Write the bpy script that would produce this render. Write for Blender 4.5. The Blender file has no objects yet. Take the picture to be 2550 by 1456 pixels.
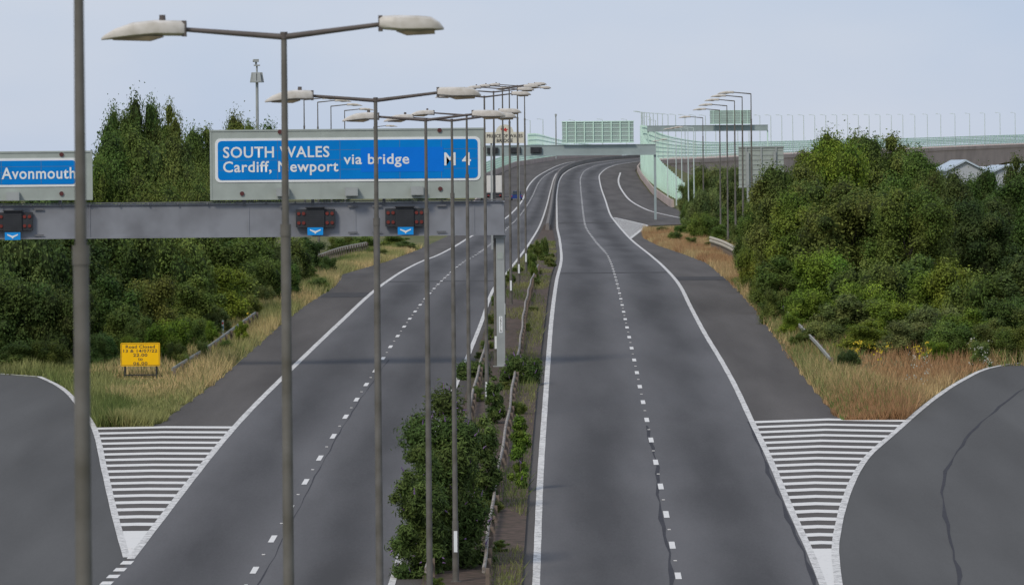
import bpy, math, random
import numpy as np
from mathutils import Vector, Matrix
random.seed(7); RNG=np.random.default_rng(7)
scene=bpy.context.scene
COL=scene.collection
# ------------------------------------------------------------------ survey maths (lens 200 mm, slight roll)
F=200/36*2550.0; CX,CY=1275.0,430.0; CAMZ=11.5; TH=math.radians(0.5); C_,S_=math.cos(TH),math.sin(TH)
def unroll(px,py):
    dx,dy=px-CX,py-CY
    return dx*C_-dy*S_, dx*S_+dy*C_
def P(px,py,d):
    a,b=unroll(px,py); return Vector((a*d/F,d,CAMZ-b*d/F))
Yk=np.array([0,60,100,146,177,210,238,272,337,427,568,667,900,1150,1320,1500,1700,1900.])
Zk=np.array([-10.8,-10.8,-10.8,-10.57,-9.65,-8.6,-7.9,-7.15,-6.45,-6.33,-6.8,-6.15,-4.4,-0.8,1.4,3.2,5.0,6.6])
def pchip(x,y):
    h=np.diff(x); dl=np.diff(y)/h; m=np.zeros_like(y)
    for i in range(1,len(x)-1):
        if dl[i-1]*dl[i]>0:
            w1=2*h[i]+h[i-1]; w2=h[i]+2*h[i-1]; m[i]=(w1+w2)/(w1/dl[i-1]+w2/dl[i])
    m[0]=dl[0]; m[-1]=dl[-1]
    def f(q):
        q=np.asarray(q,float); qc=np.clip(q,x[0],x[-1]); i=np.clip(np.searchsorted(x,qc)-1,0,len(x)-2)
        t=(qc-x[i])/h[i]; t2=t*t; t3=t2*t
        return (2*t3-3*t2+1)*y[i]+(t3-2*t2+t)*h[i]*m[i]+(-2*t3+3*t2)*y[i+1]+(t3-t2)*h[i]*m[i+1]
    return f
prof=pchip(Yk,Zk)
Yt=np.geomspace(50,1850,6000); Rt=np.minimum.accumulate(-prof(Yt)/Yt*F)
def Yrow(b): return float(np.interp(-b,-Rt,Yt))
def rowY(Y): return -prof(Y)/Y*F
class Edge:
    def __init__(s,pts,smooth=True):
        q=sorted([unroll(*p)[::-1] for p in pts]); b=np.array([p[0] for p in q]); a=np.array([p[1] for p in q])
        for i in range(1,len(b)):
            if b[i]<=b[i-1]: b[i]=b[i-1]+0.05
        s.b,s.a=b,a; s.f=pchip(b,a) if (smooth and len(b)>2) else (lambda r:np.interp(r,b,a))
        s.Yn=Yrow(b[-1]); s.Yf=Yrow(b[0])
        s.sl=(s._x(s.Yn+8)-s._x(s.Yn))/8
    def _x(s,Y):
        Y=np.asarray(Y,float); return s.f(rowY(Y))*Y/F
    def __call__(s,Y):
        Y=np.asarray(Y,float); return np.where(Y<s.Yn, s._x(s.Yn)+s.sl*(Y-s.Yn), s._x(np.maximum(Y,s.Yn)))
def ysamp(Y0,Y1):
    out=[Y0]
    while out[-1]<Y1:
        y=out[-1]; out.append(y+(2.5 if y<500 else 6))
    out[-1]=Y1
    return np.array(out)
# ------------------------------------------------------------------ materials
def newmat(name):
    m=bpy.data.materials.new(name); m.use_nodes=True; nt=m.node_tree
    return m,nt,nt.nodes['Principled BSDF']
def N(nt,t,**k):
    n=nt.nodes.new(t)
    for a,b in k.items():
        if a.startswith('i_'): n.inputs[a[2:]].default_value=b
        else: setattr(n,a,b)
    return n
def simple(name,col,rough=0.6,metal=0.0,var=0.15,scale=3.0,bump=0.0,dirt=None,spec=0.4):
    m,nt,b=newmat(name); L=nt.links
    tc=N(nt,'ShaderNodeTexCoord'); no=N(nt,'ShaderNodeTexNoise'); no.inputs['Scale'].default_value=scale; no.inputs['Detail'].default_value=6
    L.new(tc.outputs['Object'],no.inputs['Vector'])
    r=N(nt,'ShaderNodeValToRGB'); d=dirt or tuple(c*(1-2*var) for c in col)
    r.color_ramp.elements[0].position=0.3; r.color_ramp.elements[0].color=(*d,1)
    r.color_ramp.elements[1].position=0.62; r.color_ramp.elements[1].color=(*col,1)
    L.new(no.outputs['Fac'],r.inputs['Fac']); L.new(r.outputs['Color'],b.inputs['Base Color'])
    b.inputs['Roughness'].default_value=rough; b.inputs['Metallic'].default_value=metal; b.inputs['Specular IOR Level'].default_value=spec
    if bump:
        bp=N(nt,'ShaderNodeBump'); bp.inputs['Strength'].default_value=bump; n2=N(nt,'ShaderNodeTexNoise'); n2.inputs['Scale'].default_value=scale*8
        L.new(tc.outputs['Object'],n2.inputs['Vector']); L.new(n2.outputs['Fac'],bp.inputs['Height']); L.new(bp.outputs['Normal'],b.inputs['Normal'])
    return m
def asphalt(name,ca,cb,tracks=0):
    m,nt,b=newmat(name); L=nt.links
    tc=N(nt,'ShaderNodeTexCoord')
    mp=N(nt,'ShaderNodeMapping'); mp.inputs['Scale'].default_value=(0.5,0.03,1); L.new(tc.outputs['Object'],mp.inputs['Vector'])
    n1=N(nt,'ShaderNodeTexNoise'); n1.inputs['Scale'].default_value=1.0; n1.inputs['Detail'].default_value=5; L.new(mp.outputs[0],n1.inputs['Vector'])
    n2=N(nt,'ShaderNodeTexNoise'); n2.inputs['Scale'].default_value=9.0; n2.inputs['Detail'].default_value=9; n2.inputs['Roughness'].default_value=0.95
    mp2=N(nt,'ShaderNodeMapping'); mp2.inputs['Scale'].default_value=(1.6,0.22,1); L.new(tc.outputs['Object'],mp2.inputs['Vector']); L.new(mp2.outputs[0],n2.inputs['Vector'])
    a1=N(nt,'ShaderNodeMath',operation='ADD'); L.new(n1.outputs['Fac'],a1.inputs[0]); L.new(n2.outputs['Fac'],a1.inputs[1])
    a2=N(nt,'ShaderNodeMath',operation='MULTIPLY'); L.new(a1.outputs[0],a2.inputs[0]); a2.inputs[1].default_value=0.5
    last=a2.outputs[0]
    if tracks:
        uv=N(nt,'ShaderNodeUVMap'); sp=N(nt,'ShaderNodeSeparateXYZ'); L.new(uv.outputs[0],sp.inputs[0])
        mu=N(nt,'ShaderNodeMath',operation='MULTIPLY'); L.new(sp.outputs['X'],mu.inputs[0]); mu.inputs[1].default_value=2*math.pi*tracks
        cs=N(nt,'ShaderNodeMath',operation='COSINE'); L.new(mu.outputs[0],cs.inputs[0])
        m3=N(nt,'ShaderNodeMath',operation='MULTIPLY'); L.new(cs.outputs[0],m3.inputs[0])
        mp3=N(nt,'ShaderNodeMapping'); mp3.inputs['Scale'].default_value=(0.12,0.012,1); L.new(tc.outputs['Object'],mp3.inputs['Vector'])
        n4=N(nt,'ShaderNodeTexNoise'); n4.inputs['Scale'].default_value=1.0; L.new(mp3.outputs[0],n4.inputs['Vector'])
        m4=N(nt,'ShaderNodeMath',operation='MULTIPLY'); L.new(n4.outputs['Fac'],m4.inputs[0]); m4.inputs[1].default_value=0.22
        L.new(m4.outputs[0],m3.inputs[1])
        ad=N(nt,'ShaderNodeMath',operation='ADD'); L.new(last,ad.inputs[0]); L.new(m3.outputs[0],ad.inputs[1]); last=ad.outputs[0]
    r=N(nt,'ShaderNodeValToRGB'); r.color_ramp.elements[0].position=0.32; r.color_ramp.elements[0].color=(*ca,1)
    r.color_ramp.elements[1].position=0.68; r.color_ramp.elements[1].color=(*cb,1)
    L.new(last,r.inputs['Fac']); L.new(r.outputs['Color'],b.inputs['Base Color'])
    b.inputs['Roughness'].default_value=0.92; b.inputs['Specular IOR Level'].default_value=0.10
    bp=N(nt,'ShaderNodeBump'); bp.inputs['Strength'].default_value=0.3; n5=N(nt,'ShaderNodeTexNoise'); n5.inputs['Scale'].default_value=40
    L.new(tc.outputs['Object'],n5.inputs['Vector']); L.new(n5.outputs['Fac'],bp.inputs['Height']); L.new(bp.outputs['Normal'],b.inputs['Normal'])
    return m
def leafmat(name):
    m,nt,b=newmat(name); L=nt.links
    at=N(nt,'ShaderNodeAttribute',attribute_name='tint'); oi=N(nt,'ShaderNodeObjectInfo')
    mx=N(nt,'ShaderNodeMix',data_type='RGBA',blend_type='MULTIPLY'); mx.inputs[0].default_value=1
    L.new(at.outputs['Color'],mx.inputs[6]); L.new(oi.outputs['Color'],mx.inputs[7])
    L.new(mx.outputs[2],b.inputs['Base Color']); b.inputs['Roughness'].default_value=0.65; b.inputs['Specular IOR Level'].default_value=0.12
    tr=N(nt,'ShaderNodeBsdfTranslucent'); L.new(mx.outputs[2],tr.inputs['Color'])
    ms=N(nt,'ShaderNodeMixShader'); ms.inputs[0].default_value=0.25
    out=nt.nodes['Material Output']; L.new(b.outputs[0],ms.inputs[1]); L.new(tr.outputs[0],ms.inputs[2]); L.new(ms.outputs[0],out.inputs[0])
    return m
M_lane=asphalt('asphalt_lane',(0.066,0.064,0.065),(0.136,0.132,0.134),tracks=2)
M_base=asphalt('asphalt_shoulder',(0.062,0.056,0.052),(0.138,0.126,0.118))
M_slip=asphalt('asphalt_slip',(0.072,0.070,0.068),(0.120,0.118,0.115))
M_tar=simple('tar_seam',(0.058,0.057,0.064),0.9,var=0.12,spec=.1)
M_patch=simple('road_repair',(0.070,0.067,0.067),0.92,var=0.12,scale=2,spec=.1)
def paintmat(name,p0,p1,worn):
    m,nt,b=newmat(name); L=nt.links
    tc=N(nt,'ShaderNodeTexCoord'); no=N(nt,'ShaderNodeTexNoise'); no.inputs['Scale'].default_value=4; no.inputs['Detail'].default_value=9; no.inputs['Roughness'].default_value=.85
    L.new(tc.outputs['Object'],no.inputs['Vector']); r=N(nt,'ShaderNodeValToRGB')
    r.color_ramp.elements[0].position=p0; r.color_ramp.elements[0].color=(*worn,1); r.color_ramp.elements[1].position=p1; r.color_ramp.elements[1].color=(.68,.66,.63,1)
    L.new(no.outputs['Fac'],r.inputs['Fac']); L.new(r.outputs['Color'],b.inputs['Base Color']); b.inputs['Roughness'].default_value=.8; b.inputs['Specular IOR Level'].default_value=.2
    return m
M_paint=paintmat('road_paint',.38,.54,(.24,.23,.22)); M_paint2=paintmat('gore_paint',.33,.45,(.42,.41,.39))
M_soil=simple('median_soil',(0.115,0.082,0.068),0.95,var=0.2,scale=3,bump=0.8,dirt=(0.055,0.048,0.036),spec=.1)
M_ground=simple('grass_ground',(0.17,0.155,0.07),0.95,var=0.2,scale=0.35,bump=0.4,dirt=(0.06,0.085,0.028),spec=.1)
M_leaf=leafmat('foliage'); M_grass=leafmat('grass_blades')
M_bark=simple('bark',(0.09,0.075,0.055),0.9,scale=4,bump=.6)
M_pole=simple('lamp_column_steel',(0.160,0.150,0.135),0.65,0.1,var=0.17,scale=2.0,dirt=(0.080,0.072,0.054))
M_arm=simple('bracket_steel',(0.13,0.11,0.10),0.65,0.2,scale=6)
M_lantern=simple('lantern_shell',(0.64,0.60,0.55),0.45,scale=5,dirt=(0.42,0.38,0.31))
M_lens=simple('lantern_bowl',(0.26,0.21,0.14),0.3,scale=6)
M_galv=simple('galvanised_steel',(0.36,0.38,0.37),0.55,0.2,var=.1,scale=1.2)
M_beam=simple('gantry_paint',(0.25,0.26,0.285),0.55,0.1,var=.12,scale=0.7,dirt=(.16,.165,.18))
M_beamd=simple('gantry_edge',(0.15,0.155,0.165),0.6,0.1,var=.1,scale=2)
M_frame=simple('sign_frame',(0.35,0.39,0.355),0.6,0.0,var=.07,scale=1.5)
M_white=simple('sign_white',(0.76,0.78,0.77),0.5,var=.03,scale=3)
M_blue=simple('sign_blue',(0.0,0.21,0.62),0.55,var=.05,scale=1.2,spec=.10)
M_blue2=simple('sign_blue_patch',(0.003,0.18,0.70),0.55,var=.03,scale=1.2,spec=.10)
M_blue3=simple('arrow_plate_blue',(0.01,0.28,0.72),0.5,var=.03,spec=.2)
M_yellow=simple('sign_yellow',(0.97,0.54,0.006),0.5,var=.02,spec=.15)
M_black=simple('black_plastic',(0.03,0.032,0.036),0.5)
M_redl=simple('signal_red',(0.18,0.028,0.018),0.4)
M_dotr=simple('sign_bolt_red',(0.10,0.025,0.022),0.5)
M_text=simple('dark_lettering',(0.05,0.045,0.04),0.6)
M_rail=simple('weathered_rail',(0.33,0.30,0.265),0.75,0.1,var=.2,scale=3,dirt=(0.16,0.125,0.10))
M_railg=simple('dull_rail',(0.33,0.33,0.29),0.75,0.1,var=.2,scale=3)
M_railt=simple('pale_rail',(0.54,0.48,0.38),0.75,0.0,var=.15,scale=3)
M_post=simple('rail_post',(0.20,0.155,0.12),0.8,0.1,scale=5)
M_conc=simple('concrete',(0.44,0.35,0.305),0.9,var=.12,scale=0.15,bump=.1)
M_concd=simple('concrete_dark',(0.19,0.17,0.155),0.9,var=.2,scale=0.5)
M_mint=simple('mint_steel',(0.60,0.80,0.69),0.5,0.0,var=.06,scale=0.4)
M_mintd=simple('mint_back_panel',(0.34,0.43,0.40),0.6,0.0,var=.08,scale=0.6)
M_mintb=simple('mint_beam',(0.31,0.37,0.37),0.6,0.0,var=.08,scale=0.6)
M_polew=simple('pale_column',(0.56,0.64,0.61),0.5,0.1,var=.05)
M_cream=simple('cream_board',(0.66,0.63,0.52),0.6,var=.05)
M_red=simple('emblem_red',(0.55,0.04,0.03),0.5)
M_rubber=simple('tyre_rubber',(0.02,0.02,0.02),0.8)
M_glass=simple('dark_glass',(0.03,0.04,0.05),0.15,var=.05)
M_carb=simple('car_blue',(0.02,0.05,0.20),0.3,var=.04)
M_lorw=simple('lorry_white',(0.68,0.66,0.62),0.5,var=.06)
M_purple=simple('buddleia_purple',(0.26,0.15,0.34),0.7,scale=9)
M_yel=simple('ragwort_yellow',(0.62,0.46,0.03),0.7,scale=9)
M_wfl=simple('white_flower',(0.5,0.5,0.42),0.7,scale=9)
M_roof=simple('pale_roof',(0.46,0.53,0.60),0.6,var=.05,scale=.3,spec=.15)
M_wall=simple('cladding_wall',(0.42,0.44,0.47),0.6,var=.05,scale=.3)
# ------------------------------------------------------------------ mesh builder
class MB:
    def __init__(s): s.v=[];s.f=[];s.m=[]
    def add(s,vs,fs,m=0):
        o=len(s.v); s.v+= [tuple(map(float,v)) for v in vs]; s.f+=[tuple(o+i for i in f) for f in fs]; s.m+=[m]*len(fs); return s
    def box(s,x0,x1,y0,y1,z0,z1,m=0):
        return s.add([(x0,y0,z0),(x1,y0,z0),(x1,y1,z0),(x0,y1,z0),(x0,y0,z1),(x1,y0,z1),(x1,y1,z1),(x0,y1,z1)],
          [(0,3,2,1),(4,5,6,7),(0,1,5,4),(1,2,6,5),(2,3,7,6),(3,0,4,7)],m)
    def cyl(s,p0,p1,r0,r1,n=12,m=0):
        p0,p1=Vector(p0),Vector(p1); d=(p1-p0).normalized(); a=d.orthogonal().normalized(); b=d.cross(a)
        vs=[];
        for p,r in((p0,r0),(p1,r1)):
            for i in range(n):
                t=2*math.pi*i/n; vs.append(p+a*math.cos(t)*r+b*math.sin(t)*r)
        fs=[(i,(i+1)%n,n+(i+1)%n,n+i) for i in range(n)]+[tuple(range(n))[::-1],tuple(range(n,2*n))]
        return s.add(vs,fs,m)
    def loft(s,rings,m=0):
        n=len(rings[0]); vs=[v for r in rings for v in r]; fs=[]
        for k in range(len(rings)-1):
            for i in range(n): fs.append((k*n+i,k*n+(i+1)%n,(k+1)*n+(i+1)%n,(k+1)*n+i))
        fs+= [tuple(range(n))[::-1],tuple(range((len(rings)-1)*n,len(rings)*n))]
        return s.add(vs,fs,m)
    def prism(s,pts,y0,y1,m=0):
        n=len(pts); vs=[(x,y0,z) for x,z in pts]+[(x,y1,z) for x,z in pts]
        fs=[tuple(range(n)),tuple(range(n,2*n))[::-1]]+[(i,n+i,n+(i+1)%n,(i+1)%n) for i in range(n)]
        return s.add(vs,fs,m)
    def obj(s,name,mats,parent=None,loc=(0,0,0),smooth=False):
        me=bpy.data.meshes.new(name); me.from_pydata(s.v,[],s.f); me.update()
        for mt in (mats if isinstance(mats,(list,tuple)) else [mats]): me.materials.append(mt)
        if any(s.m): me.polygons.foreach_set('material_index',s.m)
        if smooth: me.shade_smooth(); me.set_sharp_from_angle(angle=math.radians(40))
        o=bpy.data.objects.new(name,me); o.location=loc; COL.objects.link(o)
        if parent: o.parent=parent
        return o
def tag(o,label=None,cat=None,group=None,kind=None):
    if label:o['label']=label
    if cat:o['category']=cat
    if group:o['group']=group
    if kind:o['kind']=kind
    return o
def empty(name,loc,label,cat,group=None):
    e=bpy.data.objects.new(name,None); e.empty_display_size=.5; e.location=loc; COL.objects.link(e); return tag(e,label,cat,group)
def copy_thing(root,loc,scale=(1,1,1),rot=None,color=None,label=None):
    n=root.copy(); n.location=loc; n.scale=scale
    if rot is not None: n.rotation_euler=rot
    COL.objects.link(n)
    if color: n.color=color
    if label: n['label']=label
    for c in list(root.children):
        k=c.copy(); k.parent=n; COL.objects.link(k)
        if color: k.color=color
        for c2 in list(c.children):
            k2=c2.copy(); k2.parent=k; COL.objects.link(k2)
    return n
def rrect(x0,x1,z0,z1,r,n=5):
    pts=[]
    for cx,cz,a0 in((x1-r,z1-r,0),(x0+r,z1-r,90),(x0+r,z0+r,180),(x1-r,z0+r,270)):
        for i in range(n+1):
            a=math.radians(a0+90*i/n); pts.append((cx+r*math.cos(a),cz+r*math.sin(a)))
    return pts[::-1]
def text_part(txt,x0,x1,z0,z1,y,mat,parent,bold=0.016,name='lettering',vertical=False):
    cu=bpy.data.curves.new('tmp','FONT'); cu.body=txt; cu.offset=bold; cu.extrude=0.0; cu.resolution_u=3
    if vertical: cu.space_line=0.75; cu.align_x='CENTER'
    else: cu.space_character=1.07
    ob=bpy.data.objects.new('tmp',cu); COL.objects.link(ob); bpy.context.view_layer.update()
    dg=bpy.context.evaluated_depsgraph_get(); me=bpy.data.meshes.new_from_object(ob.evaluated_get(dg))
    n=len(me.vertices); co=np.empty(n*3); me.vertices.foreach_get('co',co); co=co.reshape(-1,3)
    mn,mx=co.min(0),co.max(0); out=np.zeros_like(co)
    out[:,0]=x0+(co[:,0]-mn[0])/(mx[0]-mn[0])*(x1-x0); out[:,2]=z0+(co[:,1]-mn[1])/(mx[1]-mn[1])*(z1-z0); out[:,1]=y
    me.vertices.foreach_set('co',out.ravel()); me.materials.clear(); me.materials.append(mat); me.update(); me.name=name
    bpy.data.objects.remove(ob); bpy.data.curves.remove(cu)
    o=bpy.data.objects.new(name,me); COL.objects.link(o); o.parent=parent; return o
# ------------------------------------------------------------------ road edges
eVL=[(395,1060),(430,1030),(540,950),(640,862),(700,808),(750,768),(835,712),(850,684),(960,652),(1040,622),(1110,590),(1165,560),(1200,500),(1215,445),(1290,413),(1400,396),(1480,390.5),(1590,388)]
EVL=Edge(eVL,False)
EMainL=Edge([(237,1064),(315,1388),(262,1456)]+eVL,False)
eSR=[(2085,1040),(2000,935),(1930,840),(1880,770),(1830,715),(1800,688),(1760,655),(1700,632),(1640,612),(1600,592),(1600,572),(1615,562),(1720,558),(1725,535),(1660,512),(1620,482),(1592,445),(1582,425),(1600,402),(1608,394),(1604,390)]
ESR=Edge(eSR,False)
eGR=[(3000,868),(2700,888),(2550,903),(2480,912),(2400,945),(2330,990),(2230,1075),(2150,1150),(2110,1230),(2090,1300),(2080,1370),(2088,1456)]
EGR=Edge(eGR)
EMainR=Edge([p for p in eGR if p[1]>=1075]+[(2250,1050)]+eSR,False)
EGL=Edge([(-300,925),(0,931),(70,933),(120,948),(165,975),(192,1005),(237,1072),(260,1170),(288,1290),(315,1388)])
ESlL=Edge([(-300,925),(0,931),(70,933),(120,948),(165,975),(192,1005),(237,1072),(315,1388),(262,1456)],False)
ML1=Edge([(1050,1456),(1150,1020),(1185,900),(1215,800),(1242,722),(1280,670),(1305,640),(1335,600),(1356,560)])
ML2=Edge([(1300,1456),(1318,1200),(1335,1000),(1345,900),(1357,800),(1370,700),(1385,640),(1382,600),(1372,560)])
WLr=Edge([(975,1456),(1110,1020),(1160,900),(1200,800),(1228,722),(1262,680),(1290,645),(1322,600),(1345,560),(1362,510),(1372,470),(1384,435),(1405,420),(1440,408),(1500,397),(1595,391)])
WRl=Edge([(1335,1456),(1345,1200),(1358,1000),(1365,900),(1373,800),(1386,700),(1398,640),(1394,600),(1387,560),(1386,500),(1390,460),(1398,440),(1415,425),(1450,411),(1520,400),(1600,394)])
WRc=Edge([(1693,1456),(1643,1200),(1601,1000),(1580,900),(1558,800),(1535,700),(1515,640),(1482,600),(1457,560),(1449,500),(1445,450),(1452,430),(1480,414),(1530,404),(1600,396)])
WRr=Edge([(2050,1456),(2020,1380),(1970,1270),(1920,1150),(1870,1045),(1830,960),(1800,905),(1752,825),(1720,765),(1692,710),(1650,662),(1620,636),(1572,597),(1540,562),(1520,535),(1508,500),(1495,460),(1492,440),(1503,425),(1530,412),(1597,401)])
WLc=Edge([(600,1480),(635,1418),(692,1320),(765,1193),(828,1090),(885,1000),(925,938),(985,845),(1050,755),(1080,720),(1110,690),(1150,656),(1190,632),(1228,603),(1262,570),(1300,530),(1325,490),(1345,450),(1370,430),(1420,411),(1500,397),(1590,391)])
WLl=Edge([(325,1392),(380,1320),(590,1057),(735,910),(850,800),(935,722),(965,700),(1000,677),(1060,647),(1080,640),(1130,615),(1180,585),(1230,562),(1275,530),(1300,500),(1315,465),(1335,442),(1365,424),(1410,406),(1490,394)])
WSo=Edge([(1545,430),(1540,450),(1560,490),(1610,522),(1722,549)])
def zr(Y): return prof(Y)+CAMZ
def row(px,py): return Yrow(unroll(px,py)[1])
def strip(name,eL,eR,Y0,Y1,off,mat,nc=1,label=None,kind=None,uv=False,parent=None):
    Ys=ysamp(Y0,Y1); xl=eL(Ys) if callable(eL) else np.full_like(Ys,eL); xr=eR(Ys) if callable(eR) else np.full_like(Ys,eR)
    z=zr(Ys)+off; vs=[];fs=[];uvs=[]
    for j,y in enumerate(Ys):
        for i in range(nc+1):
            t=i/nc; vs.append((xl[j]*(1-t)+xr[j]*t,y,z[j])); uvs.append((t,y))
    for j in range(len(Ys)-1):
        for i in range(nc):
            a=j*(nc+1)+i; fs.append((a,a+1,a+nc+2,a+nc+1))
    me=bpy.data.meshes.new(name); me.from_pydata(vs,[],fs); me.materials.append(mat); me.update()
    if uv:
        u=me.uv_layers.new(name='UVMap')
        for l in me.loops: u.data[l.index].uv=uvs[l.vertex_index]
    o=bpy.data.objects.new(name,me); COL.objects.link(o)
    if kind:o['kind']=kind
    if label:o['label']=label
    return o
YN=70
# ------------------------------------------------------------------ ground
def ground_z(X,Y):
    X=np.asarray(X,float);Y=np.asarray(Y,float)
    z=prof(np.minimum(Y,1890))-0.03
    Yc=np.clip(Y,100,1690); xl=EVL(Yc)-4; xr=ESR(Yc)+4
    dist=np.maximum(np.maximum(xl-X,X-xr),0)
    fl=-9.5; t=np.clip((Y-620)/150,0,1); t=t*t*(3-2*t)
    far=np.where(Y>1480,fl,np.maximum(z-0.25-0.45*dist,np.minimum(fl,z)))
    return z*(1-t)+far*t+CAMZ
Ys=np.concatenate([np.arange(-200,60,40),np.arange(60,700,5),np.arange(700,1500,12),np.arange(1500,2600,60),np.geomspace(2600,14000,14)])
Xs=np.concatenate([-np.geomspace(6000,90,14),np.arange(-80,120.1,3.0),np.geomspace(130,6000,14)])
XX,YY=np.meshgrid(Xs,Ys); ZZ=ground_z(XX,np.maximum(YY,1))
nx=len(Xs); vs=np.stack([XX,YY,ZZ],-1).reshape(-1,3).tolist()
fs=[(j*nx+i,j*nx+i+1,(j+1)*nx+i+1,(j+1)*nx+i) for j in range(len(Ys)-1) for i in range(nx-1)]
me=bpy.data.meshes.new('ground'); me.from_pydata(vs,[],fs); me.materials.append(M_ground); me.update(); me.shade_smooth()
g=bpy.data.objects.new('ground',me); COL.objects.link(g); g['kind']='structure'
# ------------------------------------------------------------------ road sheets
strip('road',EMainL,EMainR,YN,1690,0.004,M_base,12,kind='structure',label='dark grey asphalt motorway with hard shoulders')
strip('slip_road',lambda Y:np.full_like(Y,-60.),lambda Y:np.maximum(ESlL(Y),-59.9),YN,row(0,931)+0.5,0.004,M_slip,8,kind='structure')
strip('slip_road',EGR,lambda Y:np.maximum(EGR(Y)+.1,np.full_like(Y,60.)),YN,row(2900,875),0.004,M_slip,8,kind='structure')
strip('carriageway',WLl,WLr,YN,1500,0.010,M_lane,8,kind='structure',uv=True)
strip('carriageway',WRl,WRr,YN,1600,0.010,M_lane,8,kind='structure',uv=True)
strip('central_reservation',ML1,ML2,YN,row(1365,562),0.10,M_soil,4,kind='structure')
def rp(a,b,y0,y1): strip('road_repair',a,b,row(1400,y0),row(1400,y1),.0135,M_patch,1,kind='structure')
half=lambda A,B,t:(lambda Y:A(Y)*(1-t)+B(Y)*t)
rp(WRl,WRr,682,679.5); rp(WRl,WRr,557,555); rp(WLl,WLr,699,697); rp(half(WRr,ESR,.02),half(WRr,ESR,.98),701,692); rp(half(EVL,WLl,.05),half(EVL,WLl,.95),736,724)
def line(E,Y0,Y1,w=0.2,off=0.018,name='edge_line',mat=None,wig=0):
    w2=w/2
    def ww(Y): return w2*np.where(Y>500,1.15,1.0)*(1+ (0.45*np.sin(Y*2.1)+.35*np.sin(Y*.77) if wig else .04*np.sin(Y*1.7)))
    def E2(Y): return E(Y)+wig*(np.sin(Y*.9)+.6*np.sin(Y*.37+1))
    return strip(name,lambda Y:E2(Y)-ww(Y),lambda Y:E2(Y)+ww(Y),Y0,Y1,off,mat or M_paint,1,kind='structure')
line(WLl,WLl.Yn,1450,0.22); line(WLr,YN,1450,0.18); line(WRl,YN,1600,0.20); line(WRr,YN,1600,0.20)
line(EGL,EGL.Yn,row(0,931),0.20); line(EGR,YN,row(2550,903),0.21); line(WSo,WSo.Yn,WSo.Yf,0.26)
def dashes(E,Y0,Y1,name,per=9.0,ln=2.0,w=0.16,ph=0):
    mb=MB(); y=Y0+ph
    while y<Y1:
        k=1.4 if y>450 else 1.0
        ys=np.array([y,y+ln*k]); x=E(ys); z=zr(ys)+0.02
        mb.add([(x[0]-w*k/2,ys[0],z[0]),(x[0]+w*k/2,ys[0],z[0]),(x[1]+w*k/2,ys[1],z[1]),(x[1]-w*k/2,ys[1],z[1])],[(0,1,2,3)])
        if y<420:
            ym=y+ln+3.5; xm=float(E(ym)); zm=float(zr(ym))+0.012
            mb.box(xm-.045,xm+.045,ym-.06,ym+.06,zm,zm+.02)
        y+=per
    o=mb.obj(name,M_paint2); o['kind']='structure'; return o
dashes(WRc,92,1450,'lane_marking',ph=1.2); dashes(WLc,92,1400,'lane_marking',ph=4)
EDL=Edge([(325,1393),(262,1456),(200,1520)],False)
dashes(EDL,95,EDL.Yf-1,'lane_marking',per=2.0,ln=1.0,w=.3)
def gore(eL,eR,Y0,Y1,n,th,ch,name='gore_hatching'):
    mb=MB(); W1=float(eR(Y1)-eL(Y1))
    for k in range(n):
        y=Y0+(Y1-Y0)*k/(n-1); xl=float(eL(y)); xr=float(eR(y)); vs=[]; c=ch*min(1,(xr-xl)/W1)
        for i in range(7):
            t=i/6; o=c*(1-abs(2*t-1)); x=xl*(1-t)+xr*t
            for yy in(y+o-th/2,y+o+th/2): vs.append((x,yy,float(zr(yy))+0.014))
        mb.add(vs,[(2*i,2*i+2,2*i+3,2*i+1) for i in range(6)])
    o=mb.obj(name,M_paint2); o['kind']='structure'
gore(WRr,EGR,row(2050,1352),row(2050,1050),20,.95,1.0)
gore(EGL,WLl,row(345,1306),row(400,1066),17,.92,0.4)
strip('gore_tip',WRr,EGR,118,row(2050,1366),0.014,M_paint2,1,kind='structure')
strip('gore_tip',EGL,WLl,max(WLl.Yn,EGL.Yn)+.3,row(345,1322),0.014,M_paint2,1,kind='structure')
EFg=Edge([(1526,541),(1612,561),(1569,594)],False)
gore(WRr,EFg,row(1569,592),row(1530,543),26,2.4,0)
line(EFg,EFg.Yn,EFg.Yf-4,0.3)
line(Edge([(2560,960),(2480,1020),(2400,1100),(2352,1190),(2345,1235),(2352,1270),(2365,1330),(2372,1380),(2388,1420),(2392,1456)]),130,row(2550,965),0.085,0.010,'tar_seam',M_tar,.03)
line(Edge([(1612,1060),(1622,1110),(1640,1180),(1637,1220),(1650,1300),(1665,1380),(1675,1456)]),130,row(1612,1060),0.09,0.014,'tar_seam',M_tar,.03)
line(Edge([(1866,1050),(1902,1140),(1920,1190),(1950,1260),(1985,1340),(2025,1440)]),140,row(1868,1050),0.09,0.014,'tar_seam',M_tar,.03)
line(half(WLl,WLr,.53),105,240,0.03,0.0135,'tar_seam',M_tar,.02)
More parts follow.
